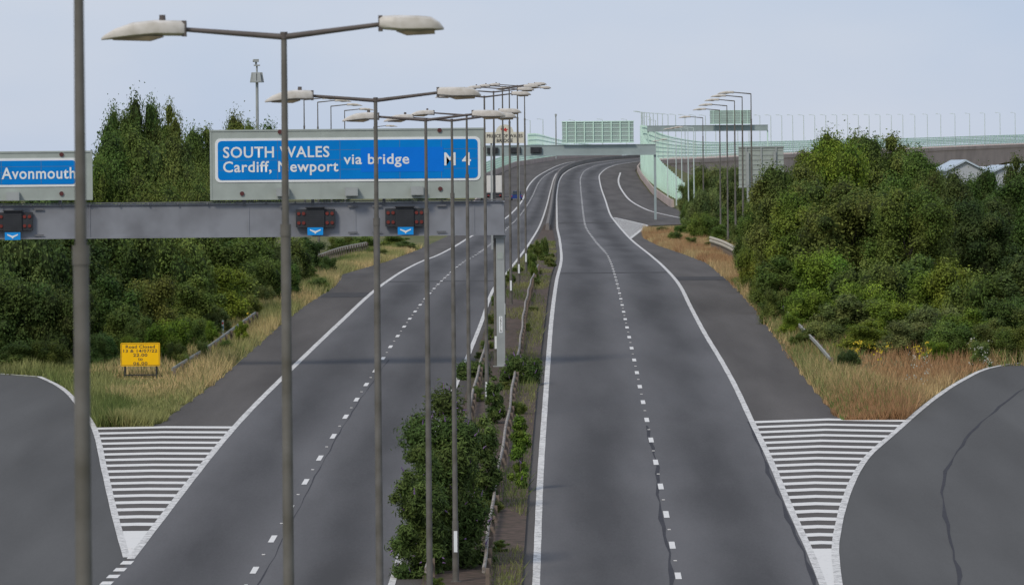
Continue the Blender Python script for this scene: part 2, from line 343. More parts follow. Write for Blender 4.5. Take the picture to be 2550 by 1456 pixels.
# ------------------------------------------------------------------ grass
def patch(x,y): return 0.5+0.25*np.sin(x*0.9+1.3*np.sin(y*0.11))+0.25*np.sin(y*0.17+x*0.35+2)
SGD=row(350,940); SGX=P(350,940,SGD).x
def grassmesh(name,X,Y,hmin,hmax,w,cols,label,bias=0.0):
    n=len(X); Z=ground_z(X,Y)
    h=RNG.uniform(hmin,hmax,n)*(0.5+0.9*patch(X*1.7,Y*.8)); h=np.where((np.abs(X-SGX)<1.0)&(Y<SGD+.3)&(Y>SGD-5),h*.3,h)
    ang=RNG.uniform(0,math.pi,n); lean=RNG.normal(0,0.33,(n,2))*h[:,None]
    dx=np.cos(ang)*w/2; dy=np.sin(ang)*w/2
    v=np.zeros((n,3,3)); v[:,0]=np.stack([X-dx,Y-dy,Z],-1); v[:,1]=np.stack([X+dx,Y+dy,Z],-1); v[:,2]=np.stack([X+lean[:,0],Y+lean[:,1],Z+h],-1)
    t=np.clip((patch(X*.8,Y*.9)-.5)*1.8+.5+bias+RNG.normal(0,.18,n),0,1)[:,None]; c=cols[0]*(1-t)+cols[1]*t; c=c*RNG.uniform(.65,1.35,(n,1))
    me=bpy.data.meshes.new(name); me.from_pydata(v.reshape(-1,3).tolist(),[],np.arange(3*n).reshape(-1,3).tolist())
    a=me.color_attributes.new('tint','FLOAT_COLOR','POINT'); cc=np.ones((n,3,4)); cc[:,:,:3]=c[:,None,:]; a.data.foreach_set('color',cc.ravel())
    me.materials.append(M_grass); o=bpy.data.objects.new(name,me); COL.objects.link(o); tag(o,label,'grass',kind='stuff'); return o
TAN=np.array([0.58,0.43,0.21]); GRN=np.array([0.15,0.20,0.055]); OLV=np.array([0.29,0.29,0.11]); RUS=np.array([0.38,0.22,0.11])
def sampY(n,Y0,Y1): return Y0+(Y1-Y0)*RNG.random(n)**1.5
YG0=row(395,1062); YGs=row(60,933)
Y=sampY(95000,YG0,500); eR=EVL(Y)+.15*np.sin(Y*1.3)-0.05; eL=np.where(Y<YGs,EGL(np.clip(Y,YG0,YGs))+.15,eR-np.interp(Y,[YGs,260,330,500],[9,7,5,3])); X=eL+(eR-eL)*RNG.random(len(Y))
ok=X<eR; u=(eR-X)/np.maximum(eR-eL,.1)+.15*np.sin(Y*.4)
grassmesh('dry_grass',X[ok&(u<.58)],Y[ok&(u<.58)],.2,.6,.04,(OLV,TAN),'long dry straw grass along the road verge',.08)
s=ok&(u>=.42); grassmesh('green_grass',X[s],Y[s],.18,.5,.05,(GRN*.8,OLV),'green rough grass below the bushes')
Y=sampY(40000,YG0,420); eR=EVL(Y); X=eR-.2-RNG.random(len(Y))*9; ok=np.where(Y<YGs,X>EGL(np.clip(Y,YG0,YGs))+.2,True)&(patch(X*.6+3,Y*.5)>.45)
grassmesh('green_weeds',X[ok],Y[ok],.2,.55,.06,(GRN*.8,OLV*.8),'green weeds mixed into verge grass')
Y=RNG.uniform(YGs,262,26000); X=RNG.uniform(-30,-8,26000); ok=X<EVL(Y)-6
grassmesh('green_grass',X[ok],Y[ok],.15,.4,.05,(GRN,OLV*.8),'green rough grass beside the slip road')
YR0=row(2150,1046); YRs=row(2480,912)
Y=sampY(95000,YR0,640); eL=ESR(np.maximum(Y,YR0))+.05+.15*np.sin(Y*1.1); eR=np.where(Y<YRs,EGR(np.clip(Y,YR0,YRs))-.15,eL+np.interp(Y,[YRs,270,350,640],[13,7,5,9])); X=eL+(eR-eL)*RNG.random(len(Y))
ok=X>eL; grassmesh('dry_grass',X[ok],Y[ok],.2,.6,.04,(RUS,TAN*.88),'long straw and rusty grass on the verge island')
Y=RNG.uniform(YR0,330,48000); eL=ESR(Y)+.1; X=eL+RNG.random(len(Y))**1.5*14; lim=np.where(Y<YRs,EGR(np.clip(Y,YR0,YRs))-.2,99); ok=(X<lim)&(patch(X*.7,Y*.6+1)>.4)
grassmesh('green_weeds',X[ok],Y[ok],.2,.6,.06,(GRN,OLV*.9),'green weeds growing among dry grass')
Y=sampY(56000,120,560); a=ML1(Y)+.05; b=ML2(Y)-.05; u=RNG.random(len(Y)); X=a+(b-a)*u; ok=(patch(X*2.1,Y*1.7)+.25*np.abs(2*u-1))>.55
grassmesh('reservation_weeds',X[ok],Y[ok],.08,.38,.045,(GRN*.75,OLV*.8),'low weeds growing in the central reservation')
def blooms(name,cnt,px0,px1,py0,py1,mat,label,s=.05,h0=.5,h1=1.0):
    mb=MB()
    for k in range(cnt):
        px=random.uniform(px0,px1); py=random.uniform(py0,py1); Yq=row(px,py); Xq=unroll(px,py)[0]*Yq/F; z=float(ground_z(Xq,Yq)); h=random.uniform(h0,h1)
        for q in range(4):
            c=Vector((Xq+random.gauss(0,.07),Yq+random.gauss(0,.09),z+h+random.gauss(0,.05)))
            a=random.uniform(0,3); r=s*random.uniform(.5,1.2)
            mb.add([c+Vector((r*math.cos(a),r*math.sin(a),0)),c+Vector((0,0,r)),c-Vector((r*math.cos(a),r*math.sin(a),0)),c-Vector((0,0,r))],[(0,1,2,3)])
    tag(mb.obj(name,mat),label,'wildflowers',kind='stuff')
blooms('ragwort_flowers',14,2115,2145,900,925,M_yel,'yellow ragwort flowers in dry grass',.045)
blooms('ragwort_flowers',12,2165,2215,900,930,M_yel,'yellow ragwort flowers in dry grass',.042)
blooms('ragwort_flowers',12,2270,2320,905,930,M_yel,'yellow ragwort flowers in dry grass',.042)
blooms('white_flowers',30,2400,2480,880,940,M_wfl,'small white wildflowers in the verge grass',.033)
blooms('white_flowers',16,2260,2320,930,1000,M_wfl,'small white wildflowers in the verge grass',.03)
blooms('ragwort_flowers',12,490,640,780,840,M_yel,'yellow flowers beside the guard rail',.035)
# ------------------------------------------------------------------ trees and shrubs
ICO=None
def ico():
    global ICO
    if ICO is None:
        import bmesh
        bm=bmesh.new(); bmesh.ops.create_icosphere(bm,subdivisions=2,radius=1); ICO=([v.co.copy() for v in bm.verts],[tuple(v.index for v in f.verts) for f in bm.faces]); bm.free()
    return ICO
def crown(name,H,R,base,ncl,nleaf,ls,rng,cr=(.22,.36),narrow=1.0,skew=0.0):
    zc=(H+base)/2; hz=(H-base)/2
    cs=[];rs=[]
    for i in range(ncl):
        d=rng.normal(size=3); d/=np.linalg.norm(d); r=rng.uniform(.2,.9)**.6
        k=rng.uniform(*cr)*R
        c=np.array([d[0]*r*(R-k*.6),d[1]*r*(R-k*.6),zc+math.copysign(abs(d[2])**.75,d[2])*r*(hz-k*.6)])
        taper=1-0.12*max(0,(c[2]-zc)/hz); c[0]*=taper; c[1]*=taper; c[0]+=skew*(c[2]-zc)
        cs.append(c);rs.append(k)
    cs=np.array(cs);rs=np.array(rs)
    kz=(H-base)/(np.percentile(cs[:,2]+rs,97)-base); cs[:,2]=base+(cs[:,2]-base)*kz
    rad=np.percentile(np.hypot(cs[:,0],cs[:,1])+rs,92); cs[:,:2]*=R/rad
    w=rs**2; w/=w.sum(); idx=rng.choice(ncl,size=nleaf,p=w)
    d=rng.normal(size=(nleaf,3)); d/=np.linalg.norm(d,axis=1)[:,None]
    bump=1+0.22*np.sin(d[:,0]*7+idx)*np.sin(d[:,1]*6+idx*2)+0.18*np.sin(d[:,2]*9+idx*3)*np.sin(d[:,0]*11+idx)
    rad=rs[idx]*bump*rng.uniform(.72,1.18,nleaf); sp=rng.random(nleaf)<.08; rad[sp]*=rng.uniform(1.1,1.45,sp.sum())
    c=cs[idx]+d*rad[:,None]; c[:,2]=np.maximum(c[:,2],0.02)
    nrm=d+rng.normal(0,.5,(nleaf,3))+np.array([0,0,.3]); nrm/=np.linalg.norm(nrm,axis=1)[:,None]
    u=np.cross(nrm,rng.normal(size=(nleaf,3))); u/=np.linalg.norm(u,axis=1)[:,None]; v=np.cross(nrm,u)
    s=ls*rng.uniform(.6,1.3,nleaf)[:,None]; v=v*narrow
    q=np.stack([c+u*s,c+v*s*.55,c-u*s,c-v*s*.55],1)
    cb=rng.uniform(.72,1.28,ncl); hue=rng.uniform(0,1,ncl); col=np.stack([.058+.045*hue,.090+.032*hue,.026+.010*hue],-1)*cb[:,None]
    lc=col[idx]*rng.uniform(.75,1.3,(nleaf,1))
    V=q.reshape(-1,3).tolist(); Fc=np.arange(4*nleaf).reshape(-1,4).tolist(); cc=np.repeat(lc,4,0).tolist()
    iv,iF=ico()
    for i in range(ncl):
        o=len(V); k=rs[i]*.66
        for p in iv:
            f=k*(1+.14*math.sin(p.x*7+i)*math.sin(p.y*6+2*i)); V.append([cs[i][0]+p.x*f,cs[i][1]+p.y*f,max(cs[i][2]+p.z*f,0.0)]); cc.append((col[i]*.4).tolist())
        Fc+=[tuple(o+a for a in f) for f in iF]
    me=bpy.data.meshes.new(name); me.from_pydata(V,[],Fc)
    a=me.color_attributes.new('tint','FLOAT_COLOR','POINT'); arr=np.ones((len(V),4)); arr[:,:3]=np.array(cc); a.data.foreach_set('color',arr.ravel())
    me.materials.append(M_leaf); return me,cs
def tree_variant(H,R,base,ncl,nleaf,ls,seed,skew=0):
    rng=np.random.default_rng(seed); me,cs=crown('crown',H,R,base,ncl,nleaf,ls,rng,cr=(.16,.32),skew=skew)
    mb=MB(); tr=.022*H; mb.cyl((0,0,-.3),(0,0,H*.45),tr,tr*.6,9); mb.cyl((0,0,H*.45),(skew*H*.3,0,H*.8),tr*.6,tr*.15,7)
    for c in cs[:14]:
        z0=rng.uniform(.2,.6)*H; mb.cyl((0,0,z0),tuple(c),tr*.35,tr*.08,6)
    return me,mb,H,R
TV=[];
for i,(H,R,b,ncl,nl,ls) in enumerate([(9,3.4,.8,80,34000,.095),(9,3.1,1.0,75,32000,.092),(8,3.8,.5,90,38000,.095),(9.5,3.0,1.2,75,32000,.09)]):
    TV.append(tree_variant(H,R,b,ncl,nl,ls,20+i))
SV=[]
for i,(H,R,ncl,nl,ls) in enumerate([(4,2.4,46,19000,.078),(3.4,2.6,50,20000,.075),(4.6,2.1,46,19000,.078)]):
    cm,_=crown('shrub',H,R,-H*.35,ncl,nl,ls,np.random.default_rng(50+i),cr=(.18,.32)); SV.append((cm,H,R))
TMPL={}
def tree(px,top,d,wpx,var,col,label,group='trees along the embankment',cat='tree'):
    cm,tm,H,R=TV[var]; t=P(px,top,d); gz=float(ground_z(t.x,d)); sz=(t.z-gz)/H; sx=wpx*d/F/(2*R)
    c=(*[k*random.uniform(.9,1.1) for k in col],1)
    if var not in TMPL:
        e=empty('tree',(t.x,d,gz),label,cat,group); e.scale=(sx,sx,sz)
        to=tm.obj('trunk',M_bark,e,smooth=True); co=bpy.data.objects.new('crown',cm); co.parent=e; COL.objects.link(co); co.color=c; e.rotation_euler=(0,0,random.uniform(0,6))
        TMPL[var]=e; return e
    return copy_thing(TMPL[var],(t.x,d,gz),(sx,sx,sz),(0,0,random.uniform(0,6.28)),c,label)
SC=0
def shrub(px,top,d,wpx,col,label='dense green shrub in rough grass',group='shrubs along the embankment',var=None):
    global SC
    SC+=1; cm,H,R=SV[SC%3 if var is None else var]; t=P(px,top,d); gz=float(ground_z(t.x,d)); sz=(t.z-gz)/H; sx=wpx*d/F/(2*R)
    o=bpy.data.objects.new('shrub',cm); o.location=(t.x,d,gz); o.scale=(sx,sx,sz); o.rotation_euler=(0,0,random.uniform(0,6.28)); o.color=(*[k*random.uniform(.9,1.1) for k in col],1); COL.objects.link(o)
    return tag(o,label,'shrub',group)
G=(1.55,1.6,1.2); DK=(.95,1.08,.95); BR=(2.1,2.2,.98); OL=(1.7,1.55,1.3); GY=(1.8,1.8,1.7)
lt='leafy green tree above roadside scrub'
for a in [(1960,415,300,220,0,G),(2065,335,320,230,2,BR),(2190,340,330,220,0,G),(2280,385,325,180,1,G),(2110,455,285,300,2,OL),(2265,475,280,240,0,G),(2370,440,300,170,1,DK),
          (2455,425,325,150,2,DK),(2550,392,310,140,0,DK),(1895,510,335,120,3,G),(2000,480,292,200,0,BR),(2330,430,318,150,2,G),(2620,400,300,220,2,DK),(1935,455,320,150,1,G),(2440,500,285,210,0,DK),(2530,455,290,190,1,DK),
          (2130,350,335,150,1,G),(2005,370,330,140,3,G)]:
    tree(a[0],a[1],a[2],a[3],a[4],a[5],lt if a[5]!=DK else 'dark dense tree in the wood')  # DK trees carry a darker leaf tint of their own
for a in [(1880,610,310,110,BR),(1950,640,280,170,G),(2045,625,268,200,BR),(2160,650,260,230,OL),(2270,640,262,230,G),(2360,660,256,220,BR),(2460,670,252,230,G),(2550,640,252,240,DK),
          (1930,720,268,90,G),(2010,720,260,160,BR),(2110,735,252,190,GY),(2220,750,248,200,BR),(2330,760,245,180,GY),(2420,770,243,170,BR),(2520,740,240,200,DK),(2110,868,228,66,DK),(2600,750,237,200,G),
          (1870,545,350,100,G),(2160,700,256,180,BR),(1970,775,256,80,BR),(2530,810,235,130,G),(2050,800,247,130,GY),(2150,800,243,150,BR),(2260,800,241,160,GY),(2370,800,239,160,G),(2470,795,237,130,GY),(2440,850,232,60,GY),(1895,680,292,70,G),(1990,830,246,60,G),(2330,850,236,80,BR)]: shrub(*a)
for a in [(330,250,300,170,2,DK),(400,262,306,130,0,G),(300,330,285,220,0,G),(420,345,292,190,2,G),(500,322,322,150,0,G),(585,290,345,150,2,G),(645,312,355,140,0,G),(235,400,272,140,0,G),
          (470,430,285,170,2,G),(120,530,270,260,2,DK),(20,520,275,260,0,DK),(560,400,320,160,2,G),(350,440,272,220,2,G),(-80,500,280,240,2,DK),(285,290,302,90,1,DK),(365,300,300,120,3,G)]:
    tree(a[0],a[1],a[2],a[3],a[4],a[5],'dark green tree behind the sign gantry')
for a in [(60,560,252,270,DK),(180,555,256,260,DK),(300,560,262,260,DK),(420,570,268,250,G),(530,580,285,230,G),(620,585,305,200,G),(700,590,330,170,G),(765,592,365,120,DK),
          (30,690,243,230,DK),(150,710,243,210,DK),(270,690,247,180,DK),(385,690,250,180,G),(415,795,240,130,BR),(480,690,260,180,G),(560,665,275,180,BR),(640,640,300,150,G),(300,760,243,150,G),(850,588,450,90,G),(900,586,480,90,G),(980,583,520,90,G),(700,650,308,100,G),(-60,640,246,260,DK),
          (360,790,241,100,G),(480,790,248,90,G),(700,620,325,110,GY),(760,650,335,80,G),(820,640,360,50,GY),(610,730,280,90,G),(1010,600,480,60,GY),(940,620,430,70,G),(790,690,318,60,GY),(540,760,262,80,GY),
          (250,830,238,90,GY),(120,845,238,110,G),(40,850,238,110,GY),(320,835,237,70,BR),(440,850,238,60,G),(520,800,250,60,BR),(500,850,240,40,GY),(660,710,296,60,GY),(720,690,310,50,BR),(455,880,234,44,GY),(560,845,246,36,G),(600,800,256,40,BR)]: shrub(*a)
for a in [(1720,500,640,60,GY),(1760,470,600,90,GY),(1800,440,620,110,GY),(1700,560,600,50,G),(1750,530,560,90,G),(1810,520,540,90,G),(1855,500,500,90,G),(1680,575,560,40,GY),(1790,560,520,70,G),(1840,560,470,70,G),(1830,455,650,90,GY),(1650,565,620,40,G),(1720,590,500,40,GY),(1770,600,480,40,G),(1715,450,760,60,GY),(1745,430,800,60,G)]:
    shrub(*a,label='pale green shrub beside the merging slip road')
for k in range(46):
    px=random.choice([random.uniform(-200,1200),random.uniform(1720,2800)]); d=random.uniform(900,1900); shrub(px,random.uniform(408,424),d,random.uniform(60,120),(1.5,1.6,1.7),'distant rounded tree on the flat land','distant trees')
def buddleia(px,top,d,wpx,nl,seed,nfl=50,col=(1.05,1.2,1.05),label='large buddleia bush with purple flower spikes'):
    t=P(px,top,d); gz=float(ground_z(t.x,d)); H=t.z-gz; R=wpx*d/F/2; rng=np.random.default_rng(seed)
    e=empty('buddleia_bush',(t.x,d,gz),label,'bush')
    me,cs=crown('foliage',H,R,-.25*H,60,nl,.07,rng,cr=(.2,.36),narrow=.5); o=bpy.data.objects.new('foliage',me); o.parent=e; o.color=(*col,1); COL.objects.link(o)
    mb=MB()
    for k in range(nfl):
        c=cs[rng.integers(len(cs))]; dd=rng.normal(size=3)+np.array([0,-.6,.5]); dd/=np.linalg.norm(dd); p=Vector(c+dd*R*.34); q=p+Vector(dd)*.13+Vector((0,0,.05)); mb.cyl(p,q,.024,.006,5)
    if nfl: mb.obj('flower_spikes',M_purple,e)
    mb=MB()
    for k in range(6): mb.cyl((rng.normal(0,.1),rng.normal(0,.1),-.1),tuple(cs[k]),.035,.01,6)
    mb.obj('stems',M_bark,e)
buddleia(1108,1026,151,270,42000,1,100); buddleia(1042,1115,148.5,150,14000,2,30); buddleia(1295,884,222,112,11000,3,40,label='medium buddleia bush beside the reservation barrier')
buddleia(1175,900,226,100,9000,4,10,label='small green bush by the gantry column'); buddleia(1195,1050,168,120,12000,5,15,label='leafy bush behind larger buddleia')
buddleia(1295,1035,174,60,4500,6,4,(1.7,2.0,1.0),'upright green weed shrub by the barrier'); buddleia(1232,950,200,56,4500,7,4,label='narrow leafy bush between lamp columns')
for k in range(46):
    d=132+330*(k/46)**1.2; u=random.choice([random.uniform(.04,.2),random.uniform(.72,.97),random.uniform(.3,.97)]); x=float(ML1(d))*(1-u)+float(ML2(d))*u; h=random.uniform(.2,.6); r=random.uniform(.2,.42)
    cm,H,R=SV[k%3]; o=bpy.data.objects.new('shrub',cm); o.location=(x,d,float(zr(d))+.08); o.scale=(r/R,r/R,h/H); o.rotation_euler=(0,0,k); o.color=(*random.choice([OL,GY,G,G]),1); COL.objects.link(o); tag(o,'low green weeds in the reservation','shrub','reservation weeds')
for k,(px,py,w) in enumerate([(1340,600,34),(1325,630,36),(1355,590,26),(1330,655,26)]):
    shrub(px,py,row(px,py+50),w,G,'low green weeds in the reservation','reservation weeds')
# ------------------------------------------------------------------ lamps
def lantern(parent,sx,x0,z0,L=.84,name='lantern',photocell=False,droop=0,sl=.86):
    st=[(0,.07,-.085,.10),(.04,.09,-.09,.13),(.35,.10,-.085,.155),(.62,.075,-.105,.155),(.84,.0,-.12,.13),(.96,-.07,-.128,.08),(1.0,-.105,-.13,.03)] if droop else \
       [(0,.07,-.06,.10),(.05,.085,-.075,.13),(.25,.09,-.09,.15),(.33,.09,-.10,.155),(.6,.085,-.10,.155),(.8,.07,-.095,.145),(.93,.01,-.09,.11),(1.0,-.06,-.085,.05)]
    rings=[]
    for t,a,b,w in st:
        a*=sl;b*=sl
        x=x0+sx*t*L; zc=(a+b)/2; hh=(a-b)/2; ring=[]
        for i in range(12):
            q=2*math.pi*i/12; cy=math.copysign(abs(math.cos(q))**.6,math.cos(q)); cz=math.copysign(abs(math.sin(q))**.6,math.sin(q)); ring.append((x,w*cy,z0+zc+hh*cz))
        rings.append(ring if sx>0 else ring[::-1])
    o=MB().loft(rings).obj(name,M_lantern,parent,smooth=True)
    mb=MB(); xa=x0+sx*.26*L; xb=x0+sx*.42*L; xc=x0+sx*.86*L
    mb.loft([[(xa,-.1,z0-.075),(xa,.1,z0-.075),(xa,.1,z0-.085),(xa,-.1,z0-.085)],[(xb,-.12,z0-.075),(xb,.12,z0-.075),(xb,.10,z0-.125),(xb,-.10,z0-.125)],[(xc,-.11,z0-.075),(xc,.11,z0-.075),(xc,.09,z0-.112),(xc,-.09,z0-.112)]])
    mb.obj('lens',M_lens,o)
    mb=MB(); mb.box(*(sorted((x0+sx*.0*L-sx*.012,x0+sx*.03))),-.09,.09,z0-.082,z0+.075); mb.obj('hinge_collar',M_arm,o)
    if photocell:
        MB().cyl((x0+sx*.27*L,0,z0+.07),(x0+sx*.27*L,0,z0+.135),.035,.03,10).obj('photocell',M_arm,o,smooth=True)
    return o
H0=12.0
def column_mesh(e,H=H0,k=1.0,mat=None):
    mb=MB(); mb.cyl((0,0,0),(0,0,1.6),.085*k,.08*k,14); mb.cyl((0,0,1.6),(0,0,H-1.95),.068*k,.050*k,14); mb.cyl((0,0,H-2.02),(0,0,H-1.9),.056*k,.056*k,14); mb.cyl((0,0,H-1.95),(0,0,H),.038*k,.030*k,12)
    mb.cyl((0,0,-.05),(0,0,.04),.15*k,.15*k,14)
    return mb.obj('column',mat or M_pole,e,smooth=True)
def double_lamp(lens=((.99,.76),(.98,.69))):
    e=empty('street_lamp',(0,0,0),'tall grey steel lamp column with two lanterns','street lamp','double lamps along the reservation')
    column_mesh(e)
    for sx,dz,(x0,L) in((-1,.065,lens[0]),(1,.10,lens[1])):
        mb=MB(); mb.cyl((0,0,H0-.03),(sx*(x0+.03),0,H0+dz-.01),.032,.023,10); mb.obj('arm',M_arm,e,smooth=True)
        lantern(e,sx,sx*x0,H0+dz,L=L,photocell=sx<0,droop=sx<0)
    MB().cyl((0,0,H0-.05),(0,0,H0+.02),.038,.038,12).obj('bracket_cap',M_arm,e,smooth=True)
    mb=MB(); mb.box(-.045,.045,-.095,-.088,.8,1.35); mb.obj('number_plate',M_white,e)
    return e
DL=[(197,None,36),(707,85,57.6),(935,246,90),(1060,296,119),(1125,298,146),(1162,285,173),(1206,240,203),(1229,228,233),(1251,220,262),(1268,216,292),(1288,213,322),(1306,222,355)]
LB=None
for i,(px,py,d) in enumerate(DL):
    if py is None:
        t=P(px,100,d); x=t.x; zt=13.0
    else:
        t=P(px,py,d); x=t.x; zt=t.z
    gz=float(ground_z(x,d))+.1; sc=(1,1,(zt-gz)/H0)
    if LB is None: LB=double_lamp(); LB.location=(x,d,gz); LB.scale=sc
    elif i==1: e1=double_lamp(((1.0,.85),(.97,.65))); e1.location=(x,d,gz); e1.scale=sc
    else: copy_thing(LB,(x,d,gz),sc,(0,0,random.uniform(-.06,.06)))
def single_lamp(sx,mat,group,label):
    e=empty('street_lamp',(0,0,0),label,'street lamp',group); column_mesh(e,k=1.2,mat=mat)
    MB().cyl((0,0,H0-.03),(sx*1.35,0,H0+.1),.045,.035,8).obj('arm',mat,e,smooth=True); lantern(e,sx,sx*1.3,H0+.1,L=1.25,droop=1,sl=1); return e
def place_singles(lst,sx,mat,group,label):
    b=None
    for px,py,d in lst:
        t=P(px,py,d); gz=float(ground_z(t.x,d)); sc=(1,1,(t.z-gz)/H0)
        if b is None: b=single_lamp(sx,mat,group,label); b.location=(t.x,d,gz); b.scale=sc
        else: copy_thing(b,(t.x,d,gz),sc)
place_singles([(1870,233,430),(1848,241,455),(1829,251,480),(1810,263,505),(1792,274,535),(1750,293,600)],-1,M_pole,'lamps beside the slip road','slim grey lamp column with one pale lantern')
place_singles([(1727,318,690),(1713,320,740),(1697,322,790),(1683,348,850),(1662,352,900)],-1,M_polew,'lamps beside the slip road','slim pale lamp column with one lantern')
place_singles([(757,248,400),(791,254,430),(824,264,460),(858,275,490),(930,316,600)],1,M_pole,'lamps behind the sign','slim grey lamp column with one lantern')
# ------------------------------------------------------------------ CCTV mast
d=372; t=P(640,205,d); gz=float(ground_z(t.x,d)); e=empty('camera_mast',(t.x,d,gz),'grey surveillance camera mast with cabinets near the top','camera mast'); h=t.z-gz; s=d/F
MB().cyl((0,0,0),(0,0,h),.13,.095,12).cyl((0,0,h),(0,0,h+1.1),.06,.06,10).obj('mast',M_galv,e,smooth=True)
mb=MB()
for i in range(6):
    a=i*math.pi/3; c=Vector((.32*math.cos(a),.32*math.sin(a),h+.3)); mb.loft([[(c.x-.14,c.y-.11,c.z-.3),(c.x+.14,c.y-.11,c.z-.3),(c.x+.14,c.y+.11,c.z-.3),(c.x-.14,c.y+.11,c.z-.3)],[(c.x*.8-.1,c.y*.8-.09,c.z+.34),(c.x*.8+.1,c.y*.8-.09,c.z+.34),(c.x*.8+.1,c.y*.8+.09,c.z+.34),(c.x*.8-.1,c.y*.8+.09,c.z+.34)]])
mb.cyl((0,0,h-.02),(0,0,h+.06),.47,.47,12); mb.obj('cabinet_ring',M_galv,e)
mb=MB(); mb.box(-.2,.2,-.17,.17,h+1.05,h+1.14); mb.cyl((-.05,-.05,h+1.14),(-.05,-.05,h+1.34),.07,.07,8); mb.box(-.2,.13,-.26,.15,h+1.32,h+1.5); mb.cyl((-.26,-.1,h+1.4),(-.1,-.1,h+1.4),.09,.09,8); mb.obj('camera',M_galv,e)
# ------------------------------------------------------------------ near gantry
GD=233.0; q=GD/F
base=P(1248,915,GD); gz=float(ground_z(base.x,GD))
zt=P(1245,500,GD).z-gz; zb=P(1245,585,GD).z-gz; xl=P(-900,540,GD).x-base.x
e=empty('sign_gantry',(base.x,GD,gz),'grey steel box beam gantry spanning the carriageway','gantry')
mb=MB(); mb.box(xl,.18,-.45,.45,zb+.06,zt-.06)
mb.box(xl,.2,-.52,.52,zt-.058,zt); mb.box(xl,.2,-.52,.52,zb,zb+.058)
for px in(225,620,885,1180): x=P(px,540,GD).x-base.x; mb.box(x-.03,x+.03,-.475,-.452,zb+.06,zt-.06)
mb.obj('beam',M_beam,e)
mb=MB(); mb.box(xl,.1,-.60,-.53,zt+.03,zt+.07)
for i in range(30): mb.box(xl+.5+i*1.2,xl+.55+i*1.2,-.6,-.53,zt-.05,zt+.03)
for px in(90,700,870,930,1090): x=P(px,540,GD).x-base.x; mb.box(x-.04,x+.35,-.56,-.53,zt-.2,zt-.13); mb.box(x-.04,x+.35,-.56,-.53,zb+.12,zb+.19)
mb.obj('cable_tray',M_beamd,e)
mb=MB(); mb.box(-.17,.17,-.17,.17,0,zb-.002); mb.box(-.32,.32,-.32,.32,-.05,.15); mb.box(-.24,.24,-.24,.24,zb-.12,zb-.003); mb.obj('column',M_galv,e)
mb=MB(); mb.box(xl+.3,xl+.64,-.17,.17,-1,zb-.002); mb.obj('column',M_galv,e)
mb=MB(); z0=P(1247,828,GD).z-gz; z1=P(1247,787,GD).z-gz; mb.box(-.07,.07,-.19,-.172,z0,z1); pl=mb.obj('number_plate',M_white,e); text_part('3\n9\n5\n1\nA',-.045,.045,z0+.03,z1-.03,-.193,M_text,pl,vertical=True)
mb=MB(); z0=P(1247,645,GD).z-gz; z1=P(1247,628,GD).z-gz; mb.box(-.12,.12,-.19,-.172,z0,z1); mb.obj('small_plate',M_frame,e)
def direction_sign(fx0,fx1,fy0,fy1,bx0,bx1,by0,by1,label,texts,dots,feet,patchr=None):
    o=P((fx0+fx1)/2,fy1,GD); yf=GD-.75; e=empty('direction_sign',(o.x,yf,o.z),label,'road sign')
    def L(px,py): v=P(px,py,GD); return v.x-o.x,v.z-o.z
    def rect(x0,x1,y0,y1): cx,cz=L((x0+x1)/2,(y0+y1)/2); w=(x1-x0)*q/2; h=(y1-y0)*q/2; return cx-w,cx+w,cz-h,cz+h
    x0,x1,z0,z1=rect(fx0,fx1,fy0,fy1); mb=MB(); mb.box(x0,x1,0,.22,z0,z1); mb.box(x0-.04,x1+.04,-.03,.25,z1-.06,z1+.01); mb.box(x0-.03,x1+.03,-.025,.0,z0-.01,z0+.05)
    mb.box(x0-.03,x0+.05,-.02,0,z0+.05,z1-.06); mb.box(x1-.05,x1+.03,-.02,0,z0+.05,z1-.06)
    for k in range(1,5): x=x0+(x1-x0)*k/5; mb.box(x-.012,x+.012,-.006,0,z0+.05,z1-.06)
    mb.obj('frame',M_frame,e)
    X0,X1,Z0,Z1=rect(bx0-7,bx1+7,by0-6,by1+6); MB().prism(rrect(X0,X1,Z0,Z1,.22),-.03,-.001).obj('white_border',M_white,e)
    X0,X1,Z0,Z1=rect(bx0,bx1,by0,by1); pb=MB().prism(rrect(X0,X1,Z0,Z1,.16),-.045,-.031).obj('blue_panel',M_blue,e)
    mb=MB()
    for k in range(1,4): z=Z0+(Z1-Z0)*k/4; mb.box(X0+.02,X1-.02,-.0465,-.0455,z-.005,z+.005)
    for k in(.23,.47,.70,.86): x=X0+(X1-X0)*k; mb.box(x-.006,x+.006,-.0475,-.0466,Z0+.02,Z1-.02)
    mb.obj('panel_seams',M_beamd,e)
    if patchr: a=rect(*patchr); MB().box(a[0],a[1],-.052,-.048,a[2],a[3]).obj('overlay_panel',M_blue2,e)
    for tx,a,b,c,dd in texts: r=rect(a,b,c,dd); text_part(tx,r[0],r[1],r[2],r[3],-.056,M_white,e)
    for px,py in dots: cx,cz=L(px,py); MB().cyl((cx,-.06,cz),(cx,-.028,cz),.09,.09,14).obj('marker_disc',M_dotr,e)
    for px,py in feet:
        cx,cz=L(px,py); MB().box(cx-.26,cx+.26,-.42,-.05,cz-.17,cz+.17).box(cx-.22,cx+.22,-.424,-.42,cz-.13,cz+.13).box(cx-.03,cx+.03,-.05,0,cz-.1,cz+.1).obj('sign_light',[M_galv],e)
    mb=MB()
    for k in(.12,.37,.63,.88): x=x0+(x1-x0)*k; mb.box(x-.06,x+.06,.222,.45,z0-.25,z1-.3)
    mb.obj('mounting_brackets',M_beamd,e)
    return e
